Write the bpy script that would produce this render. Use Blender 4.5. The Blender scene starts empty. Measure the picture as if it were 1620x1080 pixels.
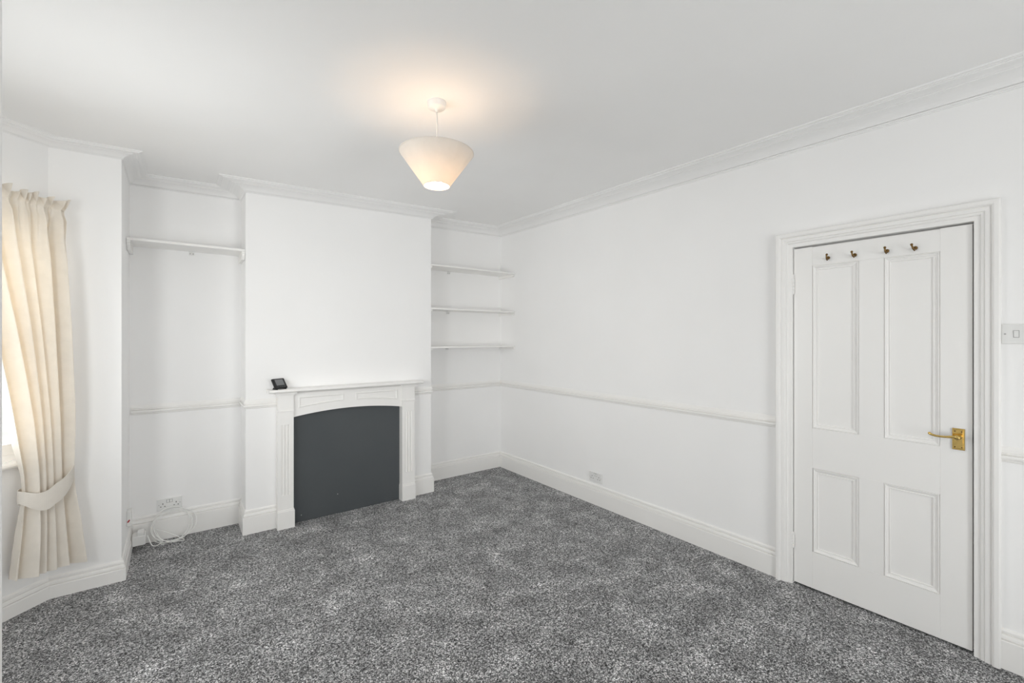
import bpy, bmesh, math, random
from mathutils import Vector, Matrix

random.seed(7)
scene = bpy.context.scene
COL = scene.collection
PI = math.pi

# ------------------------------------------------------------------ camera
CAM = (-2.8803, -4.0194, 1.437)
YAW = 0.6451
FPX, PX, PY = 699.19, 807.82, 533.58
cam_data = bpy.data.cameras.new('camera')
cam_data.sensor_fit = 'HORIZONTAL'
cam_data.sensor_width = 36.0
cam_data.lens = 36.0 * FPX / 1620.0
cam_data.shift_x = (810.0 - PX) / 1620.0
cam_data.shift_y = -(540.0 - PY) / 1620.0
cam_data.clip_start = 0.02
cam_data.clip_end = 100
cam = bpy.data.objects.new('camera', cam_data)
cam.location = CAM
cam.rotation_euler = (PI / 2, 0, -YAW)
COL.objects.link(cam)
scene.camera = cam

# ------------------------------------------------------------------ world, exposure
world = bpy.data.worlds.new('overcast_sky')
scene.world = world
world.use_nodes = True
bg = world.node_tree.nodes['Background']
bg.inputs['Color'].default_value = (0.985, 0.985, 1.0, 1)
bg.inputs['Strength'].default_value = 1.2
scene.view_settings.view_transform = 'Standard'
scene.view_settings.look = 'None'
scene.view_settings.gamma = 1.0
scene.view_settings.use_curve_mapping = False
scene.view_settings.exposure = 0.56
scene.cycles.use_denoising = True
scene.cycles.use_adaptive_sampling = False
scene.cycles.max_bounces = 12
scene.cycles.diffuse_bounces = 9
scene.cycles.transparent_max_bounces = 12
scene.cycles.sample_clamp_indirect = 4.0
scene.cycles.caustics_reflective = False
scene.cycles.caustics_refractive = False

# ------------------------------------------------------------------ room outline (interior on the left hand)
YC, YP = 0.2745, 0.5362
NEAR = 5.70
POLY = [(0, -NEAR), (0, 0), (-0.993, 0), (-0.993, -YC), (-2.486, -YC), (-2.486, 0), (-3.148, 0),
        (-3.148, -YP), (-3.453, -YP), (-4.003, -1.086), (-4.003, -2.22), (-3.453, -2.77), (-3.147, -2.77), (-3.147, -NEAR)]
NP = len(POLY)
WALLN = ['wall_right', 'wall_back_right', 'wall_chimney_side_right', 'wall_chimney_breast', 'wall_chimney_side_left',
         'wall_back_left', 'wall_left_recess', 'wall_pier', 'wall_bay_far', 'wall_bay_front', 'wall_bay_near',
         'wall_near_pier', 'wall_left', 'wall_near']
WALLL = ['long white wall with the panelled door', 'white recess wall behind the three shelves', 'right flank of the white chimney breast',
         'white chimney breast wall above the fireplace', 'left flank of the white chimney breast', 'white recess wall under the single shelf',
         'narrow white side wall of the left recess', 'white pier wall beside the cream curtain', 'slanting white bay wall behind the curtain',
         'white front wall of the bay', 'white slanting wall at the near end of the bay', 'white return wall at the near end of the bay',
         'white wall edge at the left of the camera', 'white wall behind the camera']
def Hc(x, y): return 2.6308 + 0.0303 * x + 0.0104 * y
# window openings in the bay walls, plus one added behind the camera for fill light: along-wall start/end, sill height, head height
WIN = {8: (0.03, 0.74, 0.80, 2.07), 9: (0.07, 1.064, 0.80, 2.07), 10: (0.078, 0.678, 0.80, 2.07), 13: (0.90, 2.20, 0.40, 1.85)}
DOOR = (NEAR - 3.683, NEAR - 2.945, 0.0, 1.962)   # along the right wall from its near end

def seg(i):
    a = Vector(POLY[i % NP]); b = Vector(POLY[(i + 1) % NP])
    d = (b - a); L = d.length; d /= L
    return a, b, d, Vector((-d.y, d.x)), L
def mitre(i):
    n0 = seg(i - 1)[3]; n1 = seg(i)[3]
    return (n0 + n1) / (1 + n0.dot(n1))

# daylight by area lights in the bay windows; added fill light behind the camera
WIN_LIGHT = {8: 2.7, 9: 2.4, 10: 3.3, 13: 4.4}
for i, (s0, s1, z0, z1) in WIN.items():
    a, b, d, n, L = seg(i)
    ld = bpy.data.lights.new('window_daylight_and_fill', 'AREA')
    ld.shape = 'RECTANGLE'; ld.size = s1 - s0; ld.size_y = z1 - z0
    ld.energy = WIN_LIGHT[i] * ld.size * ld.size_y * PI
    ld.color = (1.0, 0.984, 0.984)
    lo = bpy.data.objects.new('window_daylight_and_fill', ld)
    c = a + d * (s0 + s1) / 2 - n * 0.106
    ld.spread = math.radians(150 if i == 13 else 112)
    zaxis = Vector((-n.x, -n.y, 0)); xaxis = Vector((d.x, d.y, 0)); yaxis = zaxis.cross(xaxis)
    m = Matrix((xaxis, yaxis, zaxis)).transposed().to_4x4()
    m.translation = (c.x, c.y, (z0 + z1) / 2)
    lo.matrix_world = m
    COL.objects.link(lo)

# ------------------------------------------------------------------ materials
def new_mat(name):
    m = bpy.data.materials.new(name); m.use_nodes = True
    nt = m.node_tree; b = nt.nodes['Principled BSDF']
    return m, nt, b
def coords(nt, scale=1.0):
    t = nt.nodes.new('ShaderNodeTexCoord'); return t.outputs['Object']
def noise(nt, vec, scale, detail=2, rough=0.5):
    n = nt.nodes.new('ShaderNodeTexNoise'); n.inputs['Scale'].default_value = scale
    n.inputs['Detail'].default_value = detail; n.inputs['Roughness'].default_value = rough
    nt.links.new(vec, n.inputs['Vector']); return n
def ramp(nt, fac, stops):
    r = nt.nodes.new('ShaderNodeValToRGB'); e = r.color_ramp.elements
    while len(e) < len(stops): e.new(0.5)
    for k, (p, c) in enumerate(stops):
        e[k].position = p; e[k].color = (c[0], c[1], c[2], 1)
    nt.links.new(fac, r.inputs['Fac']); return r
def bump(nt, b, height, strength, dist):
    n = nt.nodes.new('ShaderNodeBump'); n.inputs['Strength'].default_value = strength; n.inputs['Distance'].default_value = dist
    nt.links.new(height, n.inputs['Height']); nt.links.new(n.outputs['Normal'], b.inputs['Normal'])
def paint(name, col, rough, bs=0.15, var=0.012, scale=260):
    m, nt, b = new_mat(name); v = coords(nt)
    n1 = noise(nt, v, 1.7, 3)
    lo = [max(0, c - var) for c in col]; hi = [min(1, c + var) for c in col]
    r = ramp(nt, n1.outputs['Fac'], [(0.3, lo), (0.7, hi)])
    nt.links.new(r.outputs['Color'], b.inputs['Base Color'])
    b.inputs['Roughness'].default_value = rough
    n2 = noise(nt, v, scale, 2)
    bump(nt, b, n2.outputs['Fac'], bs, 0.0006)
    return m
M = {}
M['wall'] = paint('wall_paint', (0.905, 0.902, 0.900), 0.75)
M['ceiling'] = paint('ceiling_paint', (0.91, 0.907, 0.904), 0.85)
M['trim'] = paint('trim_gloss_paint', (0.878, 0.868, 0.851), 0.38, 0.08, 0.010, 90)
M['door'] = paint('door_paint', (0.883, 0.874, 0.860), 0.42, 0.1, 0.010, 70)
M['plastic'] = paint('white_plastic', (0.80, 0.80, 0.79), 0.3, 0.02)
M['cable'] = paint('cable_sheath', (0.84, 0.84, 0.82), 0.4, 0.02)
M['board'] = paint('grey_board_paint', (0.066, 0.074, 0.080), 0.55, 0.25, 0.006, 60)
M['black'] = paint('black_plastic', (0.008, 0.008, 0.009), 0.28, 0.02, 0.001)
M['screen'] = paint('grey_display', (0.20, 0.205, 0.21), 0.12, 0.0, 0.01)
M['button'] = paint('dark_button', (0.05, 0.05, 0.052), 0.4, 0.0, 0.005)
M['hole'] = paint('dark_hole', (0.010, 0.009, 0.008), 0.9, 0.0, 0.001)
M['red'] = paint('red_print', (0.42, 0.02, 0.02), 0.5, 0.0, 0.01)
M['light_block'] = paint('light_block_paint', (0.25, 0.24, 0.23), 0.8)
M['paving'] = paint('outdoor_paving', (0.62, 0.61, 0.59), 0.9, 0.3, 0.04, 8)
def metal(name, col, rough):
    m, nt, b = new_mat(name); v = coords(nt)
    n1 = noise(nt, v, 60, 3)
    r = ramp(nt, n1.outputs['Fac'], [(0.3, [c * 0.82 for c in col]), (0.7, col)])
    nt.links.new(r.outputs['Color'], b.inputs['Base Color'])
    b.inputs['Metallic'].default_value = 1.0; b.inputs['Roughness'].default_value = rough
    return m
M['brass'] = metal('polished_brass', (0.80, 0.57, 0.20), 0.15)
M['old_brass'] = metal('aged_brass', (0.20, 0.12, 0.045), 0.28)
M['steel'] = metal('steel', (0.55, 0.55, 0.55), 0.3)

def carpet_mat():
    m, nt, b = new_mat('carpet_pile'); v = coords(nt)
    vo = nt.nodes.new('ShaderNodeTexVoronoi'); vo.inputs['Scale'].default_value = 290
    wob = noise(nt, v, 90, 2)
    add = nt.nodes.new('ShaderNodeVectorMath'); add.operation = 'MULTIPLY_ADD'; add.inputs[1].default_value = (0.02, 0.02, 0.02)
    nt.links.new(wob.outputs['Color'], add.inputs[0]); nt.links.new(v, add.inputs[2]); nt.links.new(add.outputs[0], vo.inputs['Vector'])
    sep = nt.nodes.new('ShaderNodeSeparateColor'); nt.links.new(vo.outputs['Color'], sep.inputs[0])
    mid = noise(nt, v, 110, 2, 0.6)
    mx = nt.nodes.new('ShaderNodeMath'); mx.operation = 'MULTIPLY_ADD'
    nt.links.new(mid.outputs['Fac'], mx.inputs[0]); mx.inputs[1].default_value = 1.3
    nt.links.new(sep.outputs[0], mx.inputs[2])
    co = noise(nt, v, 58, 3, 0.7)
    m2 = nt.nodes.new('ShaderNodeMath'); m2.operation = 'MULTIPLY_ADD'; nt.links.new(co.outputs['Fac'], m2.inputs[0]); m2.inputs[1].default_value = 0.9; nt.links.new(mx.outputs[0], m2.inputs[2])
    m3 = nt.nodes.new('ShaderNodeMath'); m3.operation = 'SUBTRACT'; nt.links.new(m2.outputs[0], m3.inputs[0]); m3.inputs[1].default_value = 0.68; mx = m3
    hf = nt.nodes.new('ShaderNodeMath'); hf.operation = 'MULTIPLY'; hf.inputs[1].default_value = 0.5; nt.links.new(mx.outputs[0], hf.inputs[0]); mx = hf
    r = ramp(nt, mx.outputs[0], [(0.24, (0.012, 0.012, 0.013)), (0.40, (0.095, 0.096, 0.099)), (0.54, (0.29, 0.291, 0.296)), (0.70, (0.85, 0.85, 0.855))])
    # trodden and brushed patches, where the pile lies the other way
    pa = noise(nt, v, 5.5, 5, 0.65); pa.inputs['Distortion'].default_value = 0.4
    pr = ramp(nt, pa.outputs['Fac'], [(0.36, (0.70, 0.70, 0.70)), (0.50, (0.97, 0.97, 0.97)), (0.60, (1.2, 1.2, 1.2)), (0.70, (1.65, 1.65, 1.65))])
    mm = nt.nodes.new('ShaderNodeMix'); mm.data_type = 'RGBA'; mm.blend_type = 'MULTIPLY'; mm.inputs[0].default_value = 1.0
    nt.links.new(r.outputs['Color'], mm.inputs[6]); nt.links.new(pr.outputs['Color'], mm.inputs[7])
    nt.links.new(mm.outputs[2], b.inputs['Base Color'])
    b.inputs['Roughness'].default_value = 0.95
    b.inputs['Specular IOR Level'].default_value = 0.15
    b.inputs['Sheen Weight'].default_value = 0.15
    bump(nt, b, mx.outputs[0], 0.6, 0.004)
    return m
M['carpet'] = carpet_mat()

def cloth_mat(name, col, trans, wscale, tint):
    m, nt, b = new_mat(name); v = coords(nt)
    n1 = noise(nt, v, 14, 4, 0.6)
    r = ramp(nt, n1.outputs['Fac'], [(0.35, [c * 0.94 for c in col]), (0.65, col)])
    nt.links.new(r.outputs['Color'], b.inputs['Base Color'])
    b.inputs['Roughness'].default_value = 0.85; b.inputs['Specular IOR Level'].default_value = 0.2
    w = noise(nt, v, wscale, 2)
    bump(nt, b, w.outputs['Fac'], 0.25, 0.001)
    t = nt.nodes.new('ShaderNodeBsdfTranslucent'); t.inputs['Color'].default_value = (col[0] * tint[0], col[1] * tint[1], col[2] * tint[2], 1)
    mix = nt.nodes.new('ShaderNodeMixShader'); mix.inputs[0].default_value = trans
    out = nt.nodes['Material Output']
    nt.links.new(b.outputs[0], mix.inputs[1]); nt.links.new(t.outputs[0], mix.inputs[2]); nt.links.new(mix.outputs[0], out.inputs['Surface'])
    return m
M['curtain'] = cloth_mat('cream_curtain_cloth', (0.845, 0.803, 0.738), 0.12, 420, (1, 0.86, 0.66))
M['shade'] = cloth_mat('lampshade_cloth', (0.88, 0.86, 0.83), 0.33, 500, (1, 0.97, 0.92))

def glass_mat():
    m, nt, b = new_mat('window_glass'); out = nt.nodes['Material Output']
    t = nt.nodes.new('ShaderNodeBsdfTransparent'); t.inputs['Color'].default_value = (0.97, 0.985, 0.98, 1)
    g = nt.nodes.new('ShaderNodeBsdfGlossy'); g.inputs['Roughness'].default_value = 0.02
    lw = nt.nodes.new('ShaderNodeLayerWeight'); pw = nt.nodes.new('ShaderNodeMath'); pw.operation = 'POWER'; pw.inputs[1].default_value = 5.0
    nt.links.new(lw.outputs['Facing'], pw.inputs[0])
    f = nt.nodes.new('ShaderNodeMath'); f.operation = 'MULTIPLY_ADD'; f.inputs[1].default_value = 0.6; f.inputs[2].default_value = 0.03; nt.links.new(pw.outputs[0], f.inputs[0])
    mix = nt.nodes.new('ShaderNodeMixShader')
    nt.links.new(f.outputs[0], mix.inputs[0]); nt.links.new(t.outputs[0], mix.inputs[1]); nt.links.new(g.outputs[0], mix.inputs[2])
    nt.links.new(mix.outputs[0], out.inputs['Surface'])
    return m
M['glass'] = glass_mat()
def emit_mat(name, col, strength):
    m, nt, b = new_mat(name)
    b.inputs['Base Color'].default_value = (0.9, 0.9, 0.88, 1)
    b.inputs['Emission Color'].default_value = (*col, 1); b.inputs['Emission Strength'].default_value = strength
    return m
M['bulb'] = emit_mat('lit_bulb', (1.0, 0.68, 0.42), 37.0)

# ------------------------------------------------------------------ mesh helpers
def obj(name, bm, mat, parent=None, smooth=False):
    me = bpy.data.meshes.new(name)
    bmesh.ops.recalc_face_normals(bm, faces=bm.faces[:])
    bm.to_mesh(me); bm.free()
    me.materials.append(M[mat] if isinstance(mat, str) else mat)
    if smooth:
        for p in me.polygons: p.use_smooth = True
    o = bpy.data.objects.new(name, me); COL.objects.link(o)
    if parent is not None: o.parent = parent
    return o
def empty(name, loc=(0, 0, 0), rot=(0, 0, 0)):
    o = bpy.data.objects.new(name, None); o.location = loc; o.rotation_euler = rot; o.empty_display_size = 0.05
    COL.objects.link(o); return o
def tag(o, label, cat=None, group=None, kind=None):
    o['label'] = label
    if cat: o['category'] = cat
    if group: o['group'] = group
    if kind: o['kind'] = kind
    return o
def nb(): return bmesh.new()
def box(bm, x0, x1, y0, y1, z0, z1, bev=0.0):
    vs = [bm.verts.new(p) for p in ((x0, y0, z0), (x1, y0, z0), (x1, y1, z0), (x0, y1, z0), (x0, y0, z1), (x1, y0, z1), (x1, y1, z1), (x0, y1, z1))]
    fs = [bm.faces.new([vs[k] for k in f]) for f in ((0, 3, 2, 1), (4, 5, 6, 7), (0, 1, 5, 4), (1, 2, 6, 5), (2, 3, 7, 6), (3, 0, 4, 7))]
    if bev > 0:
        es = set(e for f in fs for e in f.edges)
        bmesh.ops.bevel(bm, geom=list(es), offset=bev, segments=2, profile=0.5, affect='EDGES')
    return bm
def prism(bm, pts, axis, a, b):
    """pts in the two other axes (cyclic order), extruded along axis from a to b"""
    def P(u, v, w):
        return {'x': (w, u, v), 'y': (u, w, v), 'z': (u, v, w)}[axis]
    A = [bm.verts.new(P(u, v, a)) for u, v in pts]; B = [bm.verts.new(P(u, v, b)) for u, v in pts]
    n = len(pts)
    bm.faces.new(A); bm.faces.new(B[::-1])
    for k in range(n): bm.faces.new((A[k], A[(k + 1) % n], B[(k + 1) % n], B[k]))
    return bm
def loft(bm, rings, caps=True, closed=False):
    R = [[bm.verts.new(p) for p in r] for r in rings]
    n = len(R[0]); m = len(R)
    for j in range(m if closed else m - 1):
        A, B = R[j], R[(j + 1) % m]
        for k in range(n): bm.faces.new((A[k], A[(k + 1) % n], B[(k + 1) % n], B[k]))
    if caps and not closed: bm.faces.new(R[0][::-1]); bm.faces.new(R[-1])
    return bm
def lathe(bm, prof, n=32, c=(0, 0, 0), axis='z', caps=True):
    rings = []
    for r, h in prof:
        ring = []
        for k in range(n):
            a = 2 * PI * k / n; u, v = r * math.cos(a), r * math.sin(a)
            p = {'z': (u, v, h), 'x': (h, u, v), 'y': (u, h, v)}[axis]
            ring.append((c[0] + p[0], c[1] + p[1], c[2] + p[2]))
        rings.append(ring)
    return loft(bm, rings, caps)
def tube(bm, pts, rad, n=8, closed=False):
    pts = [Vector(p) for p in pts]; rings = []
    m = len(pts); up = None
    for k, p in enumerate(pts):
        if closed: t = pts[(k + 1) % m] - pts[k - 1]
        else: t = pts[min(k + 1, m - 1)] - pts[max(k - 1, 0)]
        t.normalize()
        if up is None:
            up = Vector((0, 0, 1)) if abs(t.z) < 0.9 else Vector((1, 0, 0))
        side = t.cross(up).normalized(); up = side.cross(t).normalized()
        r = rad[k] if isinstance(rad, (list, tuple)) else rad
        rings.append([p + (side * math.cos(2 * PI * j / n) + up * math.sin(2 * PI * j / n)) * r for j in range(n)])
    return loft(bm, rings, True, closed)
def smooth_path(pts, sub=6):
    P = [Vector(p) for p in pts]; out = []
    for k in range(len(P) - 1):
        p0 = P[max(k - 1, 0)]; p1 = P[k]; p2 = P[k + 1]; p3 = P[min(k + 2, len(P) - 1)]
        for j in range(sub):
            t = j / sub
            out.append(0.5 * ((2 * p1) + (-p0 + p2) * t + (2 * p0 - 5 * p1 + 4 * p2 - p3) * t * t + (-p0 + 3 * p1 - 3 * p2 + p3) * t ** 3))
    out.append(P[-1]); return out

# ------------------------------------------------------------------ the shell
def wall_mesh(i, hole=None, th=0.11, ztop=2.76):
    a, b, d, n, L = seg(i); bm = nb()
    ba = a - mitre(i) * th; bb = b - mitre(i + 1) * th
    S = [0.0, L]; Z = [-0.02, ztop]
    if hole: S = [0.0, hole[0], hole[1], L]; Z = [-0.02, hole[2], hole[3], ztop] if hole[2] > 0 else [-0.02, hole[3], ztop]
    F, Bk = {}, {}
    for p, s in enumerate(S):
        q = a + d * s; r = ba if p == 0 else (bb if p == len(S) - 1 else q - n * th)
        for k, z in enumerate(Z):
            F[p, k] = bm.verts.new((q.x, q.y, z)); Bk[p, k] = bm.verts.new((r.x, r.y, z))
    hk = None
    if hole: hk = (1, 1) if hole[2] > 0 else (1, 0)
    cells = {(p, k) for p in range(len(S) - 1) for k in range(len(Z) - 1)} - ({hk} if hk else set())
    for p, k in cells:
        bm.faces.new((F[p, k], F[p + 1, k], F[p + 1, k + 1], F[p, k + 1]))
        bm.faces.new((Bk[p, k + 1], Bk[p + 1, k + 1], Bk[p + 1, k], Bk[p, k]))
        for (dp, dk, e0, e1) in ((-1, 0, (p, k), (p, k + 1)), (1, 0, (p + 1, k + 1), (p + 1, k)), (0, -1, (p + 1, k), (p, k)), (0, 1, (p, k + 1), (p + 1, k + 1))):
            if (p + dp, k + dk) not in cells:
                bm.faces.new((F[e0], F[e1], Bk[e1], Bk[e0]))
    return bm
for i in range(NP):
    hole = WIN.get(i) or (DOOR if i == 0 else None)
    o = obj(WALLN[i], wall_mesh(i, hole), 'wall')
    tag(o, WALLL[i], kind='structure')

bm = nb()
lo = [bm.verts.new((x, y, Hc(x, y))) for x, y in POLY]; hi = [bm.verts.new((x, y, Hc(x, y) + 0.08)) for x, y in POLY]
bm.faces.new(lo[::-1]); bm.faces.new(hi)
for k in range(NP): bm.faces.new((lo[k], lo[(k + 1) % NP], hi[(k + 1) % NP], hi[k]))
bmesh.ops.triangulate(bm, faces=[f for f in bm.faces if len(f.verts) > 4])
tag(obj('ceiling', bm, 'ceiling'), 'plain white ceiling above the empty room', kind='structure')
bm = nb(); box(bm, -4.2, 1.0, -5.9, 0.2, -0.06, 0.0)
tag(obj('floor', bm, 'carpet'), 'speckled dark grey carpet over the whole floor', kind='structure')
bm = nb(); box(bm, -30, 30, -34, 26, -0.75, -0.65)
tag(obj('ground', bm, 'paving'), 'grey paved ground outside the windows', kind='structure')
# added dark box behind the shut door, keeping bright sky out of its gaps
bm = nb(); box(bm, 0.30, 0.36, -3.95, -2.70, 0, 2.3); box(bm, 0.11, 0.30, -3.95, -3.90, 0, 2.3); box(bm, 0.11, 0.30, -2.75, -2.70, 0, 2.3); box(bm, 0.11, 0.30, -3.90, -2.75, 2.24, 2.3)
tag(obj('wall_light_block', bm, 'light_block'), 'added dark box behind the shut door, blocking outside light', kind='structure')

# ------------------------------------------------------------------ swept mouldings
def sweep(i, prof, s0=None, s1=None, ceil=False, bm=None, zoff=0.0):
    a, b, d, n, L = seg(i); bm = bm or nb()
    def ring(p, m):
        out = []
        for o, z in prof:
            q = p + m * o
            out.append((q.x, q.y, z + zoff))
        return out
    r0 = ring(a, mitre(i)) if s0 is None else ring(a + d * s0, n)
    r1 = ring(b, mitre(i + 1)) if s1 is None else ring(a + d * s1, n)
    loft(bm, [r0, r1]); return bm

# cornice profile: share of the ceiling projection, drop below the ceiling
CORN = [(0, -0.01), (0.985, -0.01), (1, 0), (1, 0.008), (0.93, 0.0095), (0.93, 0.0125), (0.87, 0.0135), (0.87, 0.018), (0.74, 0.019), (0.64, 0.021), (0.58, 0.025), (0.53, 0.026), (0.53, 0.030), (0.47, 0.031),
        (0.36, 0.035), (0.26, 0.042), (0.18, 0.051), (0.115, 0.062), (0.085, 0.070), (0.03, 0.0705), (0.03, 0.074), (0.085, 0.075), (0.095, 0.079), (0.075, 0.083), (0.03, 0.084), (0.025, 0.088), (0, 0.089)]
CP = [0.172, 0.172, 0.172, 0.172, 0.172, 0.172, 0.100, 0.108, 0.108, 0.108, 0.108, 0.108, 0.172, 0.172]
CZ = [1.0, 0.8, 0.7, 0.62, 0.7, 0.6, 0.5, 0.38, 0.38, 0.4, 0.4, 0.4, 0.8, 1.0]
def cornice(i):
    a, b, d, n, L = seg(i); rings = []
    for v, w0, w1 in ((i, i - 1, i), (i + 1, i, i + 1)):
        P = Vector(POLY[v % NP]); n0, n1 = seg(w0)[3], seg(w1)[3]; p0, p1 = CP[w0 % NP], CP[w1 % NP]
        zs = (CZ[w0 % NP] + CZ[w1 % NP]) / 2; det = n0.x * n1.y - n0.y * n1.x; ring = []
        for f, z in CORN:
            a0, a1 = f * p0, f * p1
            q = P + Vector(((a0 * n1.y - a1 * n0.y) / det, (n0.x * a1 - n1.x * a0) / det))
            ring.append((q.x, q.y, Hc(q.x, q.y) - (z * zs if z > 0.02 else z * max(zs, 0.6))))
        rings.append(ring)
    return loft(nb(), rings)
tn = 1
for i in range(NP):
    lab = {0: 'white plaster cornice along the long door wall', 1: 'short white cornice over the shelved recess', 2: 'white cornice on the right flank of the chimney breast',
           3: 'white plaster cornice across the chimney breast', 4: 'white cornice on the left flank of the chimney breast', 5: 'white cornice over the single-shelf recess',
           6: 'white cornice on the side of the left recess', 7: 'white cornice over the pier beside the curtain', 8: 'white cornice over the slanting bay wall'}.get(i, 'white cornice out of view, ' + WALLL[i])
    bm = cornice(i)
    tag(obj('trim_%d' % tn, bm, 'wall'), lab, kind='structure'); tn += 1

def skirt(h, t=0.021):
    return [(0, -0.01), (t, -0.01), (t, h - 0.050), (t - 0.002, h - 0.046), (t - 0.012, h - 0.0455), (t - 0.012, h - 0.0415), (t - 0.005, h - 0.041), (t - 0.006, h - 0.032), (t - 0.009, h - 0.023), (t - 0.017, h - 0.0215),
            (t - 0.017, h - 0.0175), (t - 0.011, h - 0.0165), (t - 0.011, h - 0.009), (t - 0.013, h - 0.004), (0.004, h), (0, h)]
SK = {0: 0.170, 1: 0.170, 2: 0.1725, 3: 0.1725, 4: 0.1725, 5: 0.188, 6: 0.130, 7: 0.117, 8: 0.117, 9: 0.117, 10: 0.117, 11: 0.117, 12: 0.15, 13: 0.17}
SKN = ['right', 'back_right', 'chimney_side_right', 'chimney', 'chimney_side_left', 'back_left', 'left_recess', 'pier', 'bay_far', 'bay_front', 'bay_near', 'near_pier', 'left', 'near']
AR_L, AR_R = NEAR - 2.862, NEAR - 3.766     # architrave outer edges along the right wall
FP_L, FP_R = -2.286, -1.188                 # fireplace legs, outer edges
def xs(x): return -0.993 - x                 # along-wall position on the chimney breast
def runs(i):
    if i == 0: return [(None, AR_R), (AR_L, None)]
    if i == 3: return [(None, xs(FP_R)), (xs(FP_L), None)]
    return [(None, None)]
for i in range(NP):
    for k, (s0, s1) in enumerate(runs(i)):
        o = obj('baseboard_' + SKN[i] + ('_end' if k else ''), sweep(i, skirt(SK[i]), s0, s1), 'trim')
        where = {(0, 0): 'right of the door', (0, 1): 'running from the door to the far corner', (1, 0): 'in the shelved recess', (2, 0): 'on the right flank of the chimney breast',
                 (3, 0): 'right of the fireplace', (3, 1): 'left of the fireplace', (4, 0): 'on the left flank of the chimney breast', (5, 0): 'behind the looped cable',
                 (6, 0): 'on the side of the left recess', (7, 0): 'on the pier beside the curtain', (8, 0): 'on the slanting bay wall'}.get((i, k), 'out of view, ' + WALLL[i])
        tag(o, 'white moulded skirting board ' + where, kind='structure')
def dado(d):
    prof = [(0, d + 0.036), (0.003, d + 0.035), (0.007, d + 0.027), (0.012, d + 0.019), (0.014, d + 0.012), (0.009, d + 0.0115), (0.009, d + 0.009), (0.016, d + 0.0085), (0.017, d + 0.004), (0.002, d + 0.0035),
            (0.002, d - 0.0025), (0.018, d - 0.003), (0.022, d - 0.008), (0.022, d - 0.014), (0.017, d - 0.021), (0.005, d - 0.0215), (0.005, d - 0.026), (0.009, d - 0.0265), (0.007, d - 0.031), (0, d - 0.033)]
    return [(o * 0.75, z) for o, z in prof]
DA = {0: 0.927, 1: 0.927, 2: 0.945, 3: 0.945, 4: 0.945, 5: 0.931}
for i in DA:
    for k, (s0, s1) in enumerate(runs(i)):
        if i == 5: s1 = 0.655
        o = obj('trim_%d' % tn, sweep(i, dado(DA[i]), s0, s1), 'trim'); tn += 1
        where = {(0, 0): 'right of the door', (0, 1): 'from the door to the far corner', (1, 0): 'in the shelved recess', (2, 0): 'on the right flank of the chimney breast',
                 (3, 0): 'right of the fireplace', (3, 1): 'left of the fireplace', (4, 0): 'on the left flank of the chimney breast', (5, 0): 'in the single-shelf recess'}[(i, k)]
        tag(o, 'white dado rail ' + where, kind='structure')

# ------------------------------------------------------------------ door
YL, YR, ZT = -2.945, -3.683, 1.962
PR = [(0.0, 0.0), (0.0, 0.013), (0.020, 0.014), (0.023, 0.020), (0.029, 0.022), (0.033, 0.021), (0.036, 0.026), (0.050, 0.028), (0.054, 0.025), (0.058, 0.034), (0.064, 0.037), (0.078, 0.037), (0.083, 0.030), (0.083, 0.0)]
bm = nb()
r = [[], [], [], []]
for w, p in PR:
    w2 = w + 0.0
    r[0].append((-p, YL + w2, -0.005)); r[1].append((-p, YL + w2, ZT + w2)); r[2].append((-p, YR - w2, ZT + w2)); r[3].append((-p, YR - w2, -0.005))
loft(bm, r)
arch = obj('trim_%d' % tn, bm, 'door'); tn += 1
tag(arch, 'white moulded architrave framing the panelled door', kind='structure')
bm = nb()
box(bm, 0.052, 0.075, YL - 0.016, YL, 0, ZT); box(bm, 0.052, 0.075, YR, YR + 0.016, 0, ZT); box(bm, 0.052, 0.075, YR + 0.016, YL - 0.016, ZT - 0.016, ZT)
obj('door_stop', bm, 'door', arch)
bm = nb(); box(bm, 0.006, 0.030, YR - 0.0005, YR + 0.0025, 0.955, 1.005, 0.001); obj('strike_plate', bm, 'steel', arch)

D0, D1, DZ0, DZ1 = -2.9485, -3.6765, 0.012, 1.953
door = empty('door_1', (0.0, D0, 0.0))
tag(door, 'white four-panel door with brass handle and coat hooks', kind='structure')
def dchild(name, bm, mat, parent=None, smooth=False):
    """mesh given in world coordinates, parented to the door"""
    o = obj(name, bm, mat, parent or door, smooth)
    if parent is None: o.matrix_parent_inverse = Matrix.Translation((0.0, -D0, 0.0))
    return o
def dbox(name, ya, yb, za, zb, bev=0.0012):
    bm = nb(); box(bm, 0.002, 0.042, min(ya, yb), max(ya, yb), za, zb, bev); return dchild(name, bm, 'door')
ya, yb, ycc, yd = -3.043, -3.257, -3.362, -3.570
dbox('stile', D0, ya, DZ0, DZ1); dbox('stile', yd, D1, DZ0, DZ1)
dbox('rail', ya, yd, 1.844, DZ1 - 0.003); dbox('rail', ya, yd, 0.695, 0.922); dbox('rail', ya, yd, DZ0, 0.219)
dbox('muntin', yb, ycc, 0.922, 1.844); dbox('muntin', yb, ycc, 0.219, 0.695)
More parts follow.
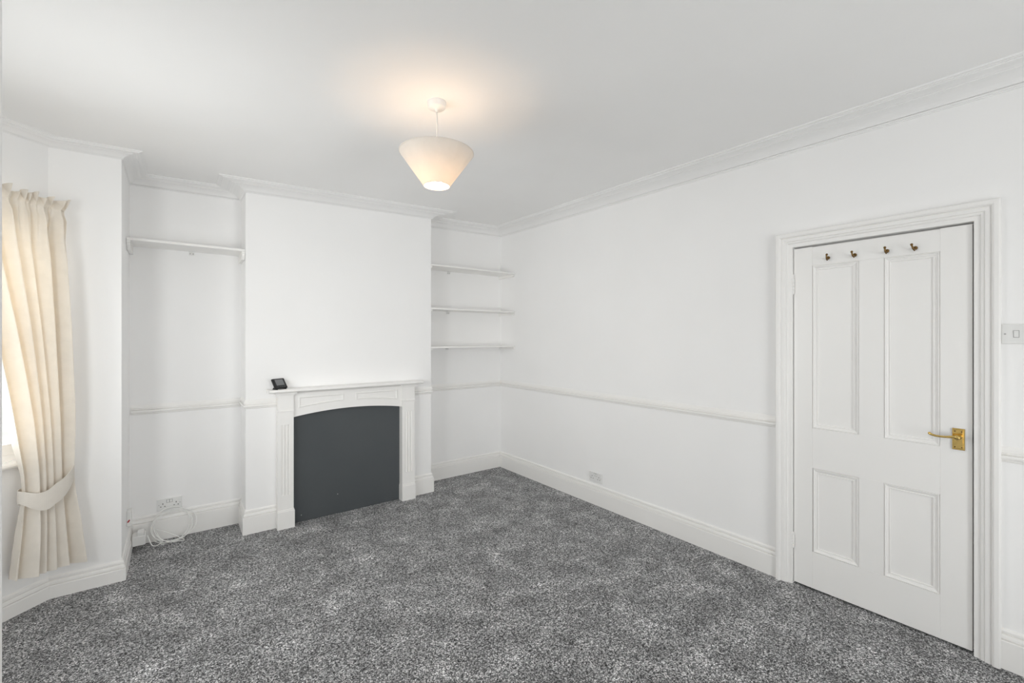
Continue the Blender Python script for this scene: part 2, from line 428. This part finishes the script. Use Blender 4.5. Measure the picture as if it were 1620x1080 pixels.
def dpanel(y0, y1, z0, z1, gap=0.0):
    bm = nb(); box(bm, 0.012, 0.032, y0, y1, z0, z1); p = dchild('panel', bm, 'door')
    y0, y1, z0, z1 = y0 + 0, y1 - gap, z0, z1 - gap
    prof = [(0.0, 0.013), (0.0, 0.007), (0.002, 0.006), (0.003, 0.0005), (0.006, 0.0005), (0.008, 0.004), (0.012, 0.005), (0.018, 0.0095), (0.020, 0.0095), (0.021, 0.006), (0.025, 0.0065), (0.026, 0.013)]
    rings = []
    for (sy, sz) in ((0, 0), (1, 0), (1, 1), (0, 1)):
        rings.append([(x, (y1 - w) if sy else (y0 + w), (z1 - w) if sz else (z0 + w)) for w, x in prof])
    bm = nb(); loft(bm, rings, closed=True)
    o = obj('moulding', bm, 'door', p)
dpanel(yb, ya, 0.922, 1.844); dpanel(yd, ycc, 0.922, 1.844); dpanel(yb, ya, 0.219, 0.695, 0.0025); dpanel(yd, ycc, 0.219, 0.695)
# hinges
for z0, z1 in ((1.690, 1.803), (0.212, 0.300)):
    bm = nb(); hgt = (z1 - z0) / 5
    for k in range(5):
        lathe(bm, [(0.0060, z0 + hgt * k + 0.0015), (0.0070, z0 + hgt * k + 0.0025), (0.0070, z0 + hgt * (k + 1) - 0.0025), (0.0060, z0 + hgt * (k + 1) - 0.0015)], 12, (-0.007, D0 + 0.001, 0))
    lathe(bm, [(0.003, z0 - 0.003), (0.003, z1 + 0.003)], 8, (-0.007, D0 + 0.001, 0))
    dchild('hinge', bm, 'door')
# lever handle on its backplate
bm = nb(); box(bm, -0.0045, 0.0025, -3.6535, -3.6115, 0.918, 1.017, 0.0018)
box(bm, -0.0068, -0.004, -3.6485, -3.6165, 0.924, 1.011, 0.0015)
hd = dchild('door_handle', bm, 'brass'); hd['label'] = 'polished brass lever handle'
for yy in (-3.644, -3.621):
    for zz in (0.931, 1.004):
        bm = nb(); lathe(bm, [(0.0028, -0.0062), (0.0028, -0.0074), (0.0015, -0.0079)], 10, (0, yy, zz), 'x'); obj('screw', bm, 'old_brass', hd)
bm = nb(); lathe(bm, [(0.013, -0.006), (0.013, -0.010), (0.010, -0.014), (0.008, -0.022), (0.0085, -0.034), (0.011, -0.038), (0.011, -0.048), (0.008, -0.051)], 20, (0, -3.6325, 0.980), 'x')
obj('boss', bm, 'brass', hd, True)
bm = nb()
pts = smooth_path([(-0.043, -3.640, 0.980), (-0.045, -3.620, 0.981), (-0.047, -3.598, 0.978), (-0.048, -3.575, 0.977), (-0.049, -3.557, 0.979), (-0.049, -3.546, 0.983), (-0.046, -3.541, 0.986), (-0.041, -3.542, 0.985)], 5)
rr = [0.0085 - 0.0036 * min(1, k / 10) if k < 22 else 0.0050 + 0.0012 * math.sin((k - 22) / max(1, len(pts) - 23) * PI) for k in range(len(pts))]
tube(bm, pts, rr, 12); obj('lever', bm, 'brass', hd, True)
# four coat hooks
for q, (yy, zz) in enumerate(((-3.119, 1.878), (-3.240, 1.876), (-3.374, 1.876), (-3.482, 1.874))):
    bm = nb()
    lathe(bm, [(0.0095, 0.0025), (0.0095, -0.001), (0.007, -0.004), (0.0048, -0.006)], 16, (0, yy, zz), 'x')
    tw = (-0.004, 0.004, 0.001, 0.007)[q]
    tube(bm, smooth_path([(-0.004, yy, zz - 0.001), (-0.014, yy, zz - 0.009), (-0.026, yy + tw * 0.3, zz - 0.008), (-0.031, yy + tw * 0.6, zz + 0.001), (-0.032, yy + tw, zz + 0.011)], 5), 0.0036, 10)
    lathe(bm, [(0.002, -0.006), (0.0052, -0.0035), (0.006, 0), (0.0052, 0.0035), (0.002, 0.006)], 12, (-0.032, yy + tw, zz + 0.014))
    tube(bm, smooth_path([(-0.003, yy, zz - 0.003), (-0.010, yy, zz - 0.013), (-0.018, yy, zz - 0.012), (-0.020, yy, zz - 0.006)], 4), 0.0030, 8)
    hk = dchild('coat_hook', bm, 'old_brass', None, True); hk['label'] = 'small aged brass coat hook'

# ------------------------------------------------------------------ fireplace surround
fp = empty('fireplace_surround', (-1.737, -YC, 0))
tag(fp, 'white painted fireplace surround with fluted legs and mantel shelf', 'fireplace')
def fchild(name, bm, mat='trim', parent=None):
    o = obj(name, bm, mat, parent or fp)
    if parent is None: o.matrix_parent_inverse = Matrix.Translation((1.737, YC, 0))
    return o
YB = -YC - 0.0005
YF = -YC - 0.070
for (xa, xb) in ((-2.286, -2.178), (-1.306, -1.190)):
    bm = nb()
    # fluted shaft: cross-section with three round grooves
    w = xb - xa; m0 = 0.022; fw = (w - 2 * m0) / 3.0; pts = [(xa, YB), (xa, YF)]
    for k in range(3):
        c0 = xa + m0 + fw * k
        for j in range(7):
            a = PI * j / 6; pts.append((c0 + 0.003 + (fw - 0.006) * (1 - math.cos(a)) / 2, YF + 0.0075 * math.sin(a)))
    pts += [(xb, YF), (xb, YB)]
    prism(bm, pts, 'z', 0.250, 0.780)
    box(bm, xa, xb, YF, YB, 0.14, 0.250); box(bm, xa, xb, YF, YB, 0.780, 0.885)
    fchild('pilaster', bm)
    bm = nb(); box(bm, xa - 0.004, xb + 0.006, YF - 0.010, YB, 0.0, 0.130); box(bm, xa - 0.002, xb + 0.003, YF - 0.006, YB, 0.130, 0.1405)
    fchild('plinth', bm)
    bm = nb(); box(bm, xa - 0.003, xb + 0.003, YF - 0.006, YB, 0.877, 0.886, 0.001); box(bm, xa + 0.0005, xb - 0.0005, YF - 0.002, YB, 0.886, 1.006)
    box(bm, xa - 0.006, xb + 0.006, YF - 0.010, YB, 1.002, 1.014, 0.001); box(bm, xa - 0.020, xb + 0.020, YF - 0.024, YB, 1.013, 1.024, 0.001)
    fchild('capital', bm)
XM0, XM1 = -2.178, -1.306; XC = (XM0 + XM1) / 2; HW = (XM1 - XM0) / 2
def archz(x, base=0.829, rise=0.036): return base + rise * (1 - ((x - XC) / HW) ** 2)
YFR = YF + 0.016
bm = nb(); N = 40
pts = [(XM0 + (XM1 - XM0) * k / N, archz(XM0 + (XM1 - XM0) * k / N)) for k in range(N + 1)] + [(XM1, 1.012), (XM0, 1.012)]
prism(bm, pts, 'y', YFR, YB)
fr = fchild('frieze', bm)
for xa, xb in ((-2.140, -1.803), (-1.705, -1.345)):
    # raised bead round each sunk panel, its lower edge follows the arch
    def out(w):
        K = 14; lo_ = [(xa + w + (xb - xa - 2 * w) * k / K, archz(xa + w + (xb - xa - 2 * w) * k / K, 0.890 + w)) for k in range(K + 1)]
        return lo_ + [(xb - w, 0.982 - w), (xa + w, 0.982 - w)]
    rings = []
    for w, y in ((0.0, YFR + 0.001), (0.0, YFR - 0.003), (0.003, YFR - 0.006), (0.008, YFR - 0.006), (0.011, YFR - 0.002), (0.013, YFR + 0.001)):
        rings.append([(x, y, z) for x, z in out(w)])
    bm = nb(); loft(bm, rings, caps=False); fchild('panel_moulding', bm)
bm = nb()
prism(bm, [(YB, 1.024), (-YC - 0.110, 1.024), (-YC - 0.118, 1.028), (-YC - 0.122, 1.034), (-YC - 0.128, 1.034), (-YC - 0.128, 1.046), (-YC - 0.124, 1.050), (YB, 1.050)], 'x', -2.352, -1.128)
fchild('mantel_shelf', bm)
bm = nb(); prism(bm, [(YB, 1.010), (YFR - 0.006, 1.010), (YFR - 0.010, 1.016), (YFR - 0.022, 1.020), (YFR - 0.026, 1.0245), (YB, 1.0245)], 'x', XM0, XM1); fchild('bed_moulding', bm)

fb = empty('fireboard', (-1.74, -YC, 0))
tag(fb, 'dark grey painted board closing the fireplace opening', 'board')
bm = nb(); N = 24
pts = [(XM0 + 0.001, 0.001), (XM1 - 0.001, 0.001)] + [(XM1 - 0.001 - (XM1 - XM0 - 0.002) * k / N, archz(XM1 - (XM1 - XM0) * k / N) - 0.0005) for k in range(N + 1)]
prism(bm, pts, 'y', -YC - 0.008, -YC - 0.001)
o = obj('panel', bm, 'board', fb); o.matrix_parent_inverse = Matrix.Translation((1.74, YC, 0))
for x, z in ((-2.112, 0.052), (-1.838, 0.158)):
    bm = nb(); lathe(bm, [(0.0035, -YC - 0.008), (0.0035, -YC - 0.0095), (0.002, -YC - 0.010)], 10, (x, 0, z), 'y')
    o = obj('screw', bm, 'steel', fb); o.matrix_parent_inverse = Matrix.Translation((1.74, YC, 0))

# ------------------------------------------------------------------ shelves
def shelf(name, label, x0, x1, depth, ztop, th, group=None, shaped=True, batten_h=0.05, midx=None):
    root = empty(name, ((x0 + x1) / 2, 0, ztop)); tag(root, label, 'shelf', group)
    inv = Matrix.Translation((-(x0 + x1) / 2, 0, -ztop))
    def ch(n, bm, mat='trim', par=None):
        o = obj(n, bm, mat, par or root)
        if par is None: o.matrix_parent_inverse = inv
        return o
    bm = nb(); box(bm, x0 + 0.001, x1 - 0.001, -depth, -0.001, ztop - th, ztop, 0.0012); ch('board', bm)
    zb = ztop - th
    for xa, xb in ((x0 + 0.0008, x0 + 0.019), (x1 - 0.019, x1 - 0.0008)):
        bm = nb()
        if shaped:
            prof = [(-0.001, zb - 0.0003), (-depth + 0.002, zb - 0.0003), (-depth + 0.002, zb - 0.012), (-depth + 0.010, zb - 0.020), (-depth + 0.012, zb - 0.030), (-depth + 0.020, zb - 0.042), (-depth + 0.034, zb - batten_h), (-0.001, zb - batten_h)]
        else:
            prof = [(-0.001, zb - 0.0003), (-depth + 0.004, zb - 0.0003), (-depth + 0.006, zb - batten_h * 0.6), (-depth + 0.016, zb - batten_h), (-0.001, zb - batten_h)]
        prism(bm, prof, 'x', xa, xb); ch('batten', bm)
    bm = nb(); mx = midx
    box(bm, mx - 0.016, mx + 0.016, -0.034, -0.001, zb - 0.0042, zb - 0.0004, 0.001); box(bm, mx - 0.016, mx + 0.016, -0.005, -0.001, zb - 0.026, zb - 0.001, 0.001)
    br = ch('bracket', bm, 'plastic')
    for s in (-0.009, 0.009):
        bm = nb(); lathe(bm, [(0.0042, -0.0048), (0.0042, -0.0066), (0.0025, -0.0076)], 10, (mx + s, 0, zb - 0.015), 'y'); ch('screw', bm, 'steel', br)
shelf('wall_shelf', 'single white shelf high in the recess beside the curtain', -3.147, -2.487, 0.262, 2.083, 0.016, None, True, 0.058, -2.80)
shelf('wall_shelf', 'topmost of three white shelves right of the chimney breast', -0.992, -0.001, 0.270, 2.126, 0.014, 'white shelves in the right recess', False, 0.026, -0.655)
shelf('wall_shelf', 'middle of three white shelves right of the chimney breast', -0.992, -0.001, 0.270, 1.716, 0.014, 'white shelves in the right recess', False, 0.026, -0.665)
shelf('wall_shelf', 'lowest of three white shelves right of the chimney breast', -0.992, -0.001, 0.270, 1.350, 0.014, 'white shelves in the right recess', False, 0.026, -0.675)

# ------------------------------------------------------------------ pendant lamp
LX, LY = -1.900, -2.134; LZ = Hc(LX, LY)
lamp = empty('pendant_lamp', (LX, LY, LZ)); tag(lamp, 'lit cream cone pendant lamp hanging from the ceiling', 'lamp')
bm = nb(); lathe(bm, [(0.044, 0.004), (0.044, -0.006), (0.042, -0.008), (0.041, -0.024), (0.037, -0.029), (0.012, -0.032), (0.008, -0.038), (0.006, -0.046)], 40); obj('ceiling_rose', bm, 'plastic', lamp, True)
bm = nb(); tube(bm, [(0, 0, -0.04), (0.0006, 0, -0.12), (0, 0, -0.2), (0, 0, -0.265)], 0.0033, 10); obj('cord', bm, 'plastic', lamp, True)
zt, zb2 = 2.310 - LZ, 2.155 - LZ
bm = nb(); lathe(bm, [(0.008, -0.255), (0.012, -0.262), (0.017, -0.275), (0.018, -0.318), (0.021, -0.322), (0.021, -0.332), (0.018, -0.334)], 24); obj('bulb_holder', bm, 'plastic', lamp, True)
bm = nb(); lathe(bm, [(0.174, zt), (0.0617, zb2), (0.0609, zb2), (0.1732, zt)], 72, caps=False)
sh = obj('lamp_shade', bm, 'shade', lamp, True)
def ringmesh(r, z, t):
    bm = nb(); tube(bm, [(r * math.cos(2 * PI * k / 64), r * math.sin(2 * PI * k / 64), z) for k in range(64)], t, 8, True); return bm
obj('rim', ringmesh(0.1737, zt, 0.0022), 'shade', sh); obj('rim', ringmesh(0.0614, zb2, 0.0020), 'shade', sh)
bm = nb()
zc = zb2 + 0.070
for k in range(3):
    a = 2 * PI * k / 3 + 0.4
    tube(bm, [(0.020 * math.cos(a), 0.020 * math.sin(a), zc + 0.004), (0.108 * math.cos(a), 0.108 * math.sin(a), zc)], 0.0014, 6)
obj('spider', bm, 'plastic', sh)
bm = nb(); prof = [(0.013, -0.328), (0.014, -0.338)]
for k in range(1, 10):
    a = PI * k / 10; prof.append((0.029 * math.sin(a) if k > 2 else 0.014 + 0.008 * (k / 2), -0.366 + 0.029 * math.cos(a)))
lathe(bm, prof, 24); obj('bulb', bm, 'bulb', lamp, True)

# ------------------------------------------------------------------ windows of the bay, and an added fill-light window behind the camera
def window(i, n, label):
    a, b, d, nn, L = seg(i); s0, s1, z0, z1 = WIN[i]
    m = Matrix(((d.x, nn.x, 0, a.x + d.x * s0), (d.y, nn.y, 0, a.y + d.y * s0), (0, 0, 1, 0), (0, 0, 0, 1)))
    root = empty('window_%d' % n); root.matrix_world = m; tag(root, label, kind='structure')
    w = s1 - s0; fo = 0.042
    bm = nb(); box(bm, 0, fo, -0.10, -0.02, z0, z1); box(bm, w - fo, w, -0.10, -0.02, z0, z1); box(bm, fo, w - fo, -0.10, -0.02, z1 - fo, z1); box(bm, fo, w - fo, -0.10, -0.02, z0, z0 + 0.03)
    obj('window_frame', bm, 'trim', root)
    zm = (z0 + z1) / 2
    for (za, zc_, ya_, yb_) in ((z0 + 0.03, zm + 0.018, -0.055, -0.025), (zm - 0.018, z1 - fo, -0.090, -0.060)):
        bm = nb(); x0, x1 = fo, w - fo; t = 0.04
        box(bm, x0, x0 + t, ya_, yb_, za, zc_); box(bm, x1 - t, x1, ya_, yb_, za, zc_); box(bm, x0 + t, x1 - t, ya_, yb_, za, za + (0.055 if za < zm - 0.1 else 0.036)); box(bm, x0 + t, x1 - t, ya_, yb_, zc_ - 0.036, zc_)
        sa = obj('sash', bm, 'trim', root)
        bm = nb(); ym = (ya_ + yb_) / 2; box(bm, x0 + t - 0.005, x1 - t + 0.005, ym - 0.002, ym + 0.002, za + 0.03, zc_ - 0.03); obj('pane', bm, 'glass', sa)
        if za < zm - 0.1:
            for q in (0.28, 0.72):
                bm = nb(); tube(bm, smooth_path([(w * q - 0.02, -0.025, za + 0.02), (w * q - 0.018, -0.008, za + 0.026), (w * q + 0.018, -0.008, za + 0.026), (w * q + 0.02, -0.025, za + 0.02)], 4), 0.004, 8); obj('sash_lift', bm, 'plastic', sa)
    bm = nb(); prism(bm, [(-0.10, z0 - 0.004), (-0.10, z0 - 0.030), (0.044, z0 - 0.030), (0.050, z0 - 0.026), (0.053, z0 - 0.017), (0.050, z0 - 0.008), (0.044, z0 - 0.004)], 'x', -0.022, w + 0.022); obj('window_sill', bm, 'trim', root)
window(8, 1, 'white sash window behind the cream curtain'); window(9, 2, 'white sash window in the front of the bay'); window(10, 3, 'white sash window at the near end of the bay'); window(13, 4, 'added white sash window for fill light, in the wall behind the camera')

# ------------------------------------------------------------------ curtain
a8, b8, d8, n8, L8 = seg(8)
cu = empty('curtain', (a8.x, a8.y, 0)); tag(cu, 'cream gathered curtain held by a tie-back at the window', 'curtain')
def lerp(tab, z):
    for (za, va), (zb_, vb) in zip(tab, tab[1:]):
        if za >= z >= zb_:
            t = (za - z) / (za - zb_); t = t * t * (3 - 2 * t) if False else t
            return va + (vb - va) * t
    return tab[0][1] if z > tab[0][0] else tab[-1][1]
def cr(tab, z):   # smoothed table look-up
    return sum(lerp(tab, z + q * 0.05) for q in (-1.0, -0.5, 0, 0.5, 1.0)) / 5
RIGHT = [(2.20, 0.036), (2.0, 0.032), (1.5, 0.024), (1.0, 0.010), (0.72, 0.004), (0.62, 0.0), (0.40, -0.018), (0.16, -0.045)]
LEFT = [(2.20, 0.47), (2.0, 0.445), (1.6, 0.372), (1.2, 0.298), (0.95, 0.258), (0.74, 0.222), (0.64, 0.220), (0.50, 0.236), (0.16, 0.276)]
AMP = [(2.20, 0.012), (2.09, 0.014), (1.95, 0.036), (1.5, 0.050), (1.0, 0.044), (0.72, 0.026), (0.62, 0.026), (0.45, 0.042), (0.16, 0.050)]
OFF = [(2.20, 0.150), (0.72, 0.150), (0.64, 0.150), (0.16, 0.150)]
NPL = 5.6
def pleat(t, z):
    ph = 2 * PI * NPL * (t + 0.018 * math.sin(2 * PI * t * 1.7 + 0.6) + 0.010 * math.sin(z * 2.3 + t * 9)) + 0.5
    f = 2.2 * abs(math.sin(ph / 2)) ** 0.75 - 1.3 + 0.22 * math.sin(0.5 * ph + z * 1.1)
    return f * (0.85 + 0.25 * math.sin(3.1 * t * PI + 1.0)), math.cos(ph)
def cpt(t, z, extra=0.0, amp=1.0):
    r, l = cr(RIGHT, z), cr(LEFT, z); f, g = pleat(t, z); A = cr(AMP, z) * amp
    s = r + (l - r) * t + 0.35 * A * g * 0.5
    o = cr(OFF, z) + A * f + extra
    p = a8 + d8 * s + n8 * o
    return (p.x - a8.x, p.y - a8.y, z)
RUF = [(2.20, 0.034), (2.17, 0.032), (2.135, 0.018), (2.112, 0.004), (2.095, 0.005), (2.06, 0.012), (2.02, 0.010), (1.95, 0.004), (1.85, 0.0), (0.1, 0.0)]
def dpt(t, z):
    x, y, _ = cpt(t, z)
    B = lerp(RUF, z)
    w = 2 * PI * 14 * (t + 0.02 * math.sin(17 * t) + 0.008 * math.sin(41 * t + 1))
    f = math.sin(w + (z - 2.11) * 7) * (1.15 + 0.4 * math.sin(7 * t + 2)); g = math.cos(w + 0.6)
    zz = z + (0.010 * math.sin(w * 0.5 + 1) + 0.005 * math.sin(23 * t)) * max(0, (z - 2.11) / 0.055)
    return (x + n8.x * B * f + d8.x * 0.4 * B * g, y + n8.y * B * f + d8.y * 0.4 * B * g, zz)
def sheet(name, zt_, zb_, nz):
    NU = 420; bm = nb(); G = []
    for j in range(nz + 1):
        row = []
        for k in range(NU + 1):
            t = k / NU; lowz = 0.196 + 0.050 * t if zb_ < 1 else zb_
            row.append(bm.verts.new(dpt(t, zt_ + (lowz - zt_) * j / nz)))
        G.append(row)
    for j in range(nz):
        for k in range(NU): bm.faces.new((G[j][k], G[j][k + 1], G[j + 1][k + 1], G[j + 1][k]))
    return obj(name, bm, 'curtain', cu, True)
sheet('heading', 2.166, 2.110, 8); sheet('drape', 2.110, 0.2, 110)
# tie-back band looping round the cloth and up to its wall hook
bm = nb(); rings = []
sc, so = 0.112, 0.148
for k in range(97):
    a = 2 * PI * k / 96
    ca, sa = math.cos(a), math.sin(a)
    s = sc + 0.116 * ca; o = so + 0.066 * sa
    rise = 0.0
    u = (sc + 0.116 - s) / 0.232          # 0 at the left end, 1 at the right end
    ztop = 0.672 - 0.020 * math.sin(min(1, u * 2.2) * PI) * (1 if sa > 0 else 0) + 0.085 * max(0, u - 0.35) ** 1.5 / 0.65 ** 1.5
    hh = 0.040 + 0.062 * math.sin(PI * min(1, max(0, u * 0.86 + 0.08))) ** 0.7
    p = a8 + d8 * s + n8 * o
    out = (d8 * ca * 0.066 + n8 * sa * 0.116).normalized()
    ring = []
    for q in range(7):
        v = q / 6; bulge = 0.0015 * math.sin(PI * v)
        pp = p + out * bulge
        ring.append((pp.x - a8.x, pp.y - a8.y, ztop - hh * v))
    for q in range(6, -1, -1):
        v = q / 6; pp = p - out * 0.003 + out * 0.0015 * math.sin(PI * v)
        ring.append((pp.x - a8.x, pp.y - a8.y, ztop - hh * v))
    rings.append(ring)
loft(bm, rings, caps=False); obj('tie_back', bm, 'curtain', cu)
bm = nb()
p0 = a8 + d8 * 0.012; p1 = a8 + d8 * 0.005 + n8 * 0.13
tube(bm, [(p0.x - a8.x, p0.y - a8.y, 0.74), ((p0.x + p1.x) / 2 - a8.x, (p0.y + p1.y) / 2 - a8.y, 0.745), (p1.x - a8.x, p1.y - a8.y, 0.735)], 0.004, 8); obj('tie_hook', bm, 'steel', cu)
bm = nb()
def rp(s, o, z): p = a8 + d8 * s + n8 * o; return (p.x - a8.x, p.y - a8.y, z)
tube(bm, [rp(0.02, 0.070, 2.112), rp(0.70, 0.070, 2.112)], 0.008, 10)
for s in (0.05, 0.66): tube(bm, [rp(s, 0.0, 2.112), rp(s, 0.070, 2.112)], 0.006, 8)
obj('rail', bm, 'plastic', cu)

# ------------------------------------------------------------------ sockets and switch
def socket(label, x, y, z, rz):
    root = empty('wall_socket', (x, y, z), (0, 0, rz)); tag(root, label, 'socket', 'double wall sockets')
    bm = nb(); box(bm, -0.072, 0.072, -0.0095, -0.0005, -0.042, 0.042, 0.003); obj('face_plate', bm, 'plastic', root)
    for c in (-0.038, 0.038):
        for (dx, dz, w, h) in ((0, 0.006, 0.0048, 0.0085), (-0.0115, -0.013, 0.0068, 0.0048), (0.0115, -0.013, 0.0068, 0.0048)):
            bm = nb(); box(bm, c + dx - w / 2, c + dx + w / 2, -0.0099, -0.0085, dz - h / 2, dz + h / 2); obj('pin_slot', bm, 'hole', root)
    for c in (-0.0085, 0.0085):
        bm = nb(); prism(bm, [(-0.009, 0.012), (-0.0125, 0.013), (-0.0108, 0.030), (-0.009, 0.031)], 'x', c - 0.0065, c + 0.0065); obj('rocker', bm, 'plastic', root)
    bm = nb(); box(bm, -0.0175, 0.0175, -0.0097, -0.0090, 0.0100, 0.0330); obj('rocker_surround', bm, M['gap'], root)
    for c in (-0.060, 0.060):
        bm = nb(); lathe(bm, [(0.0032, -0.0094), (0.0032, -0.0100), (0.0020, -0.0102)], 10, (c, 0, 0.0), 'y'); obj('screw', bm, 'steel', root)
M['gap'] = paint('rocker_gap_plastic', (0.30, 0.30, 0.295), 0.5, 0.0)
socket('white double socket above the looped cable left of the fireplace', -2.929, 0.0, 0.243, 0)
socket('white double socket low on the long wall beside the door', 0.0, -1.418, 0.233, -PI / 2)
sw = empty('light_switch', (0.0, -3.809, 1.452), (0, 0, -PI / 2)); tag(sw, 'white square light switch right of the door', 'switch')
bm = nb(); box(bm, -0.043, 0.043, -0.0085, -0.0005, -0.043, 0.043, 0.0028); obj('face_plate', bm, 'plastic', sw)
bm = nb(); box(bm, -0.0085, 0.0085, -0.0089, -0.0080, -0.0155, 0.0155); obj('rocker_surround', bm, M['gap'], sw)
bm = nb(); prism(bm, [(-0.008, -0.0140), (-0.0098, -0.0135), (-0.0130, 0.0135), (-0.008, 0.0140)], 'x', -0.0070, 0.0070); obj('rocker', bm, 'plastic', sw)
for c in (-0.0325, 0.0325):
    bm = nb(); lathe(bm, [(0.0034, -0.0083), (0.0034, -0.0092), (0.002, -0.0094)], 12, (c, 0, 0), 'y'); obj('screw', bm, 'steel', sw)

# ------------------------------------------------------------------ telephone point, plug box and looped cable in the left recess
XW = -3.148
ts = empty('telephone_socket', (XW, -0.200, 0.26)); tag(ts, 'white telephone point with a red mark, in the left recess', 'socket')
bm = nb(); box(bm, 0.0005, 0.024, -0.036, 0.036, -0.050, 0.050, 0.004); obj('housing', bm, 'plastic', ts)
bm = nb(); box(bm, 0.004, 0.019, -0.0366, -0.0356, -0.030, -0.002); lbl = obj('label', bm, 'plastic', ts)
bm = nb(); prism(bm, [(0.005, -0.026), (0.010, -0.024), (0.018, -0.014), (0.018, -0.006), (0.012, -0.008), (0.0055, -0.016)], 'y', -0.0372, -0.0362); obj('red_mark', bm, 'red', ts)
pb = empty('plug_box', (XW + 0.020, -0.105, 0.0)); tag(pb, 'small white plug box low on the skirting in the left recess', 'box')
bm = nb(); box(bm, 0.002, 0.072, -0.050, 0.045, 0.040, 0.105, 0.005); obj('housing', bm, 'plastic', pb)
bm = nb(); box(bm, 0.028, 0.064, -0.045, 0.020, 0.1045, 0.128, 0.004); obj('plug', bm, 'plastic', pb)
bm = nb()
P = []
cx_, cy_, cz_ = -2.918, -0.060, 0.106
start = [(-3.046, -0.125, 0.088), (-3.038, -0.145, 0.070), (-3.020, -0.170, 0.030), (-2.990, -0.140, 0.012), (-2.965, -0.105, 0.030)]
loops = []
for k in range(0, 3 * 24 + 6):
    a = -2.5 + 2 * PI * k / 24; turn = k / 24
    rx = 0.118 - 0.010 * math.sin(turn * 2.1); rz = 0.106 + 0.010 * math.sin(turn * 1.7 + 1)
    loops.append((cx_ + 0.012 * turn - 0.01 + rx * math.cos(a), cy_ - 0.006 * turn + 0.028 * math.sin(a) - 0.016, 0.004 + max(0.0, cz_ + 0.008 * math.sin(turn * 3) + rz * math.sin(a))))
tail = [(-3.000, -0.075, 0.100), (-2.985, -0.095, 0.050), (-2.975, -0.120, 0.008), (-2.955, -0.130, 0.006)]
tube(bm, smooth_path(start + loops + tail, 3), 0.0028, 8)
tag(obj('looped_cable', bm, 'cable', None, True), 'thin white cable coiled in loops against the skirting', 'cable')

# ------------------------------------------------------------------ energy monitor on the mantel
em = empty('energy_monitor', (-2.262, -0.365, 1.0500), (0, 0, math.radians(28)))
em.scale = (1.12, 1.12, 1.12)
tag(em, 'small black energy display with grey screen on the mantel', 'monitor')
tilt = Matrix.Rotation(math.radians(-33), 4, 'X')
def tl(o): o.matrix_local = Matrix.Translation((0, 0, 0.008)) @ tilt; return o
bm = nb(); box(bm, -0.046, 0.046, -0.002, 0.014, 0.0, 0.076, 0.006); body = tl(obj('body', bm, 'black', em))
bm = nb(); box(bm, -0.029, 0.029, -0.0028, -0.0015, 0.022, 0.066); obj('screen', bm, 'screen', body)
for k in range(4):
    c = -0.024 + 0.016 * k
    bm = nb(); box(bm, c - 0.0052, c + 0.0052, -0.0035, -0.0015, 0.008, 0.016, 0.0008); obj('button', bm, 'button', body)
bm = nb(); prism(bm, [(0.0, 0.0005), (0.046, 0.0005), (0.046, 0.004), (0.022, 0.030), (0.014, 0.028), (0.0, 0.012)], 'x', -0.034, -0.030); prism(bm, [(0.0, 0.0005), (0.046, 0.0005), (0.046, 0.004), (0.022, 0.030), (0.014, 0.028), (0.0, 0.012)], 'x', 0.030, 0.034)
box(bm, -0.034, 0.034, 0.036, 0.046, 0.0005, 0.004); obj('stand', bm, 'black', em)
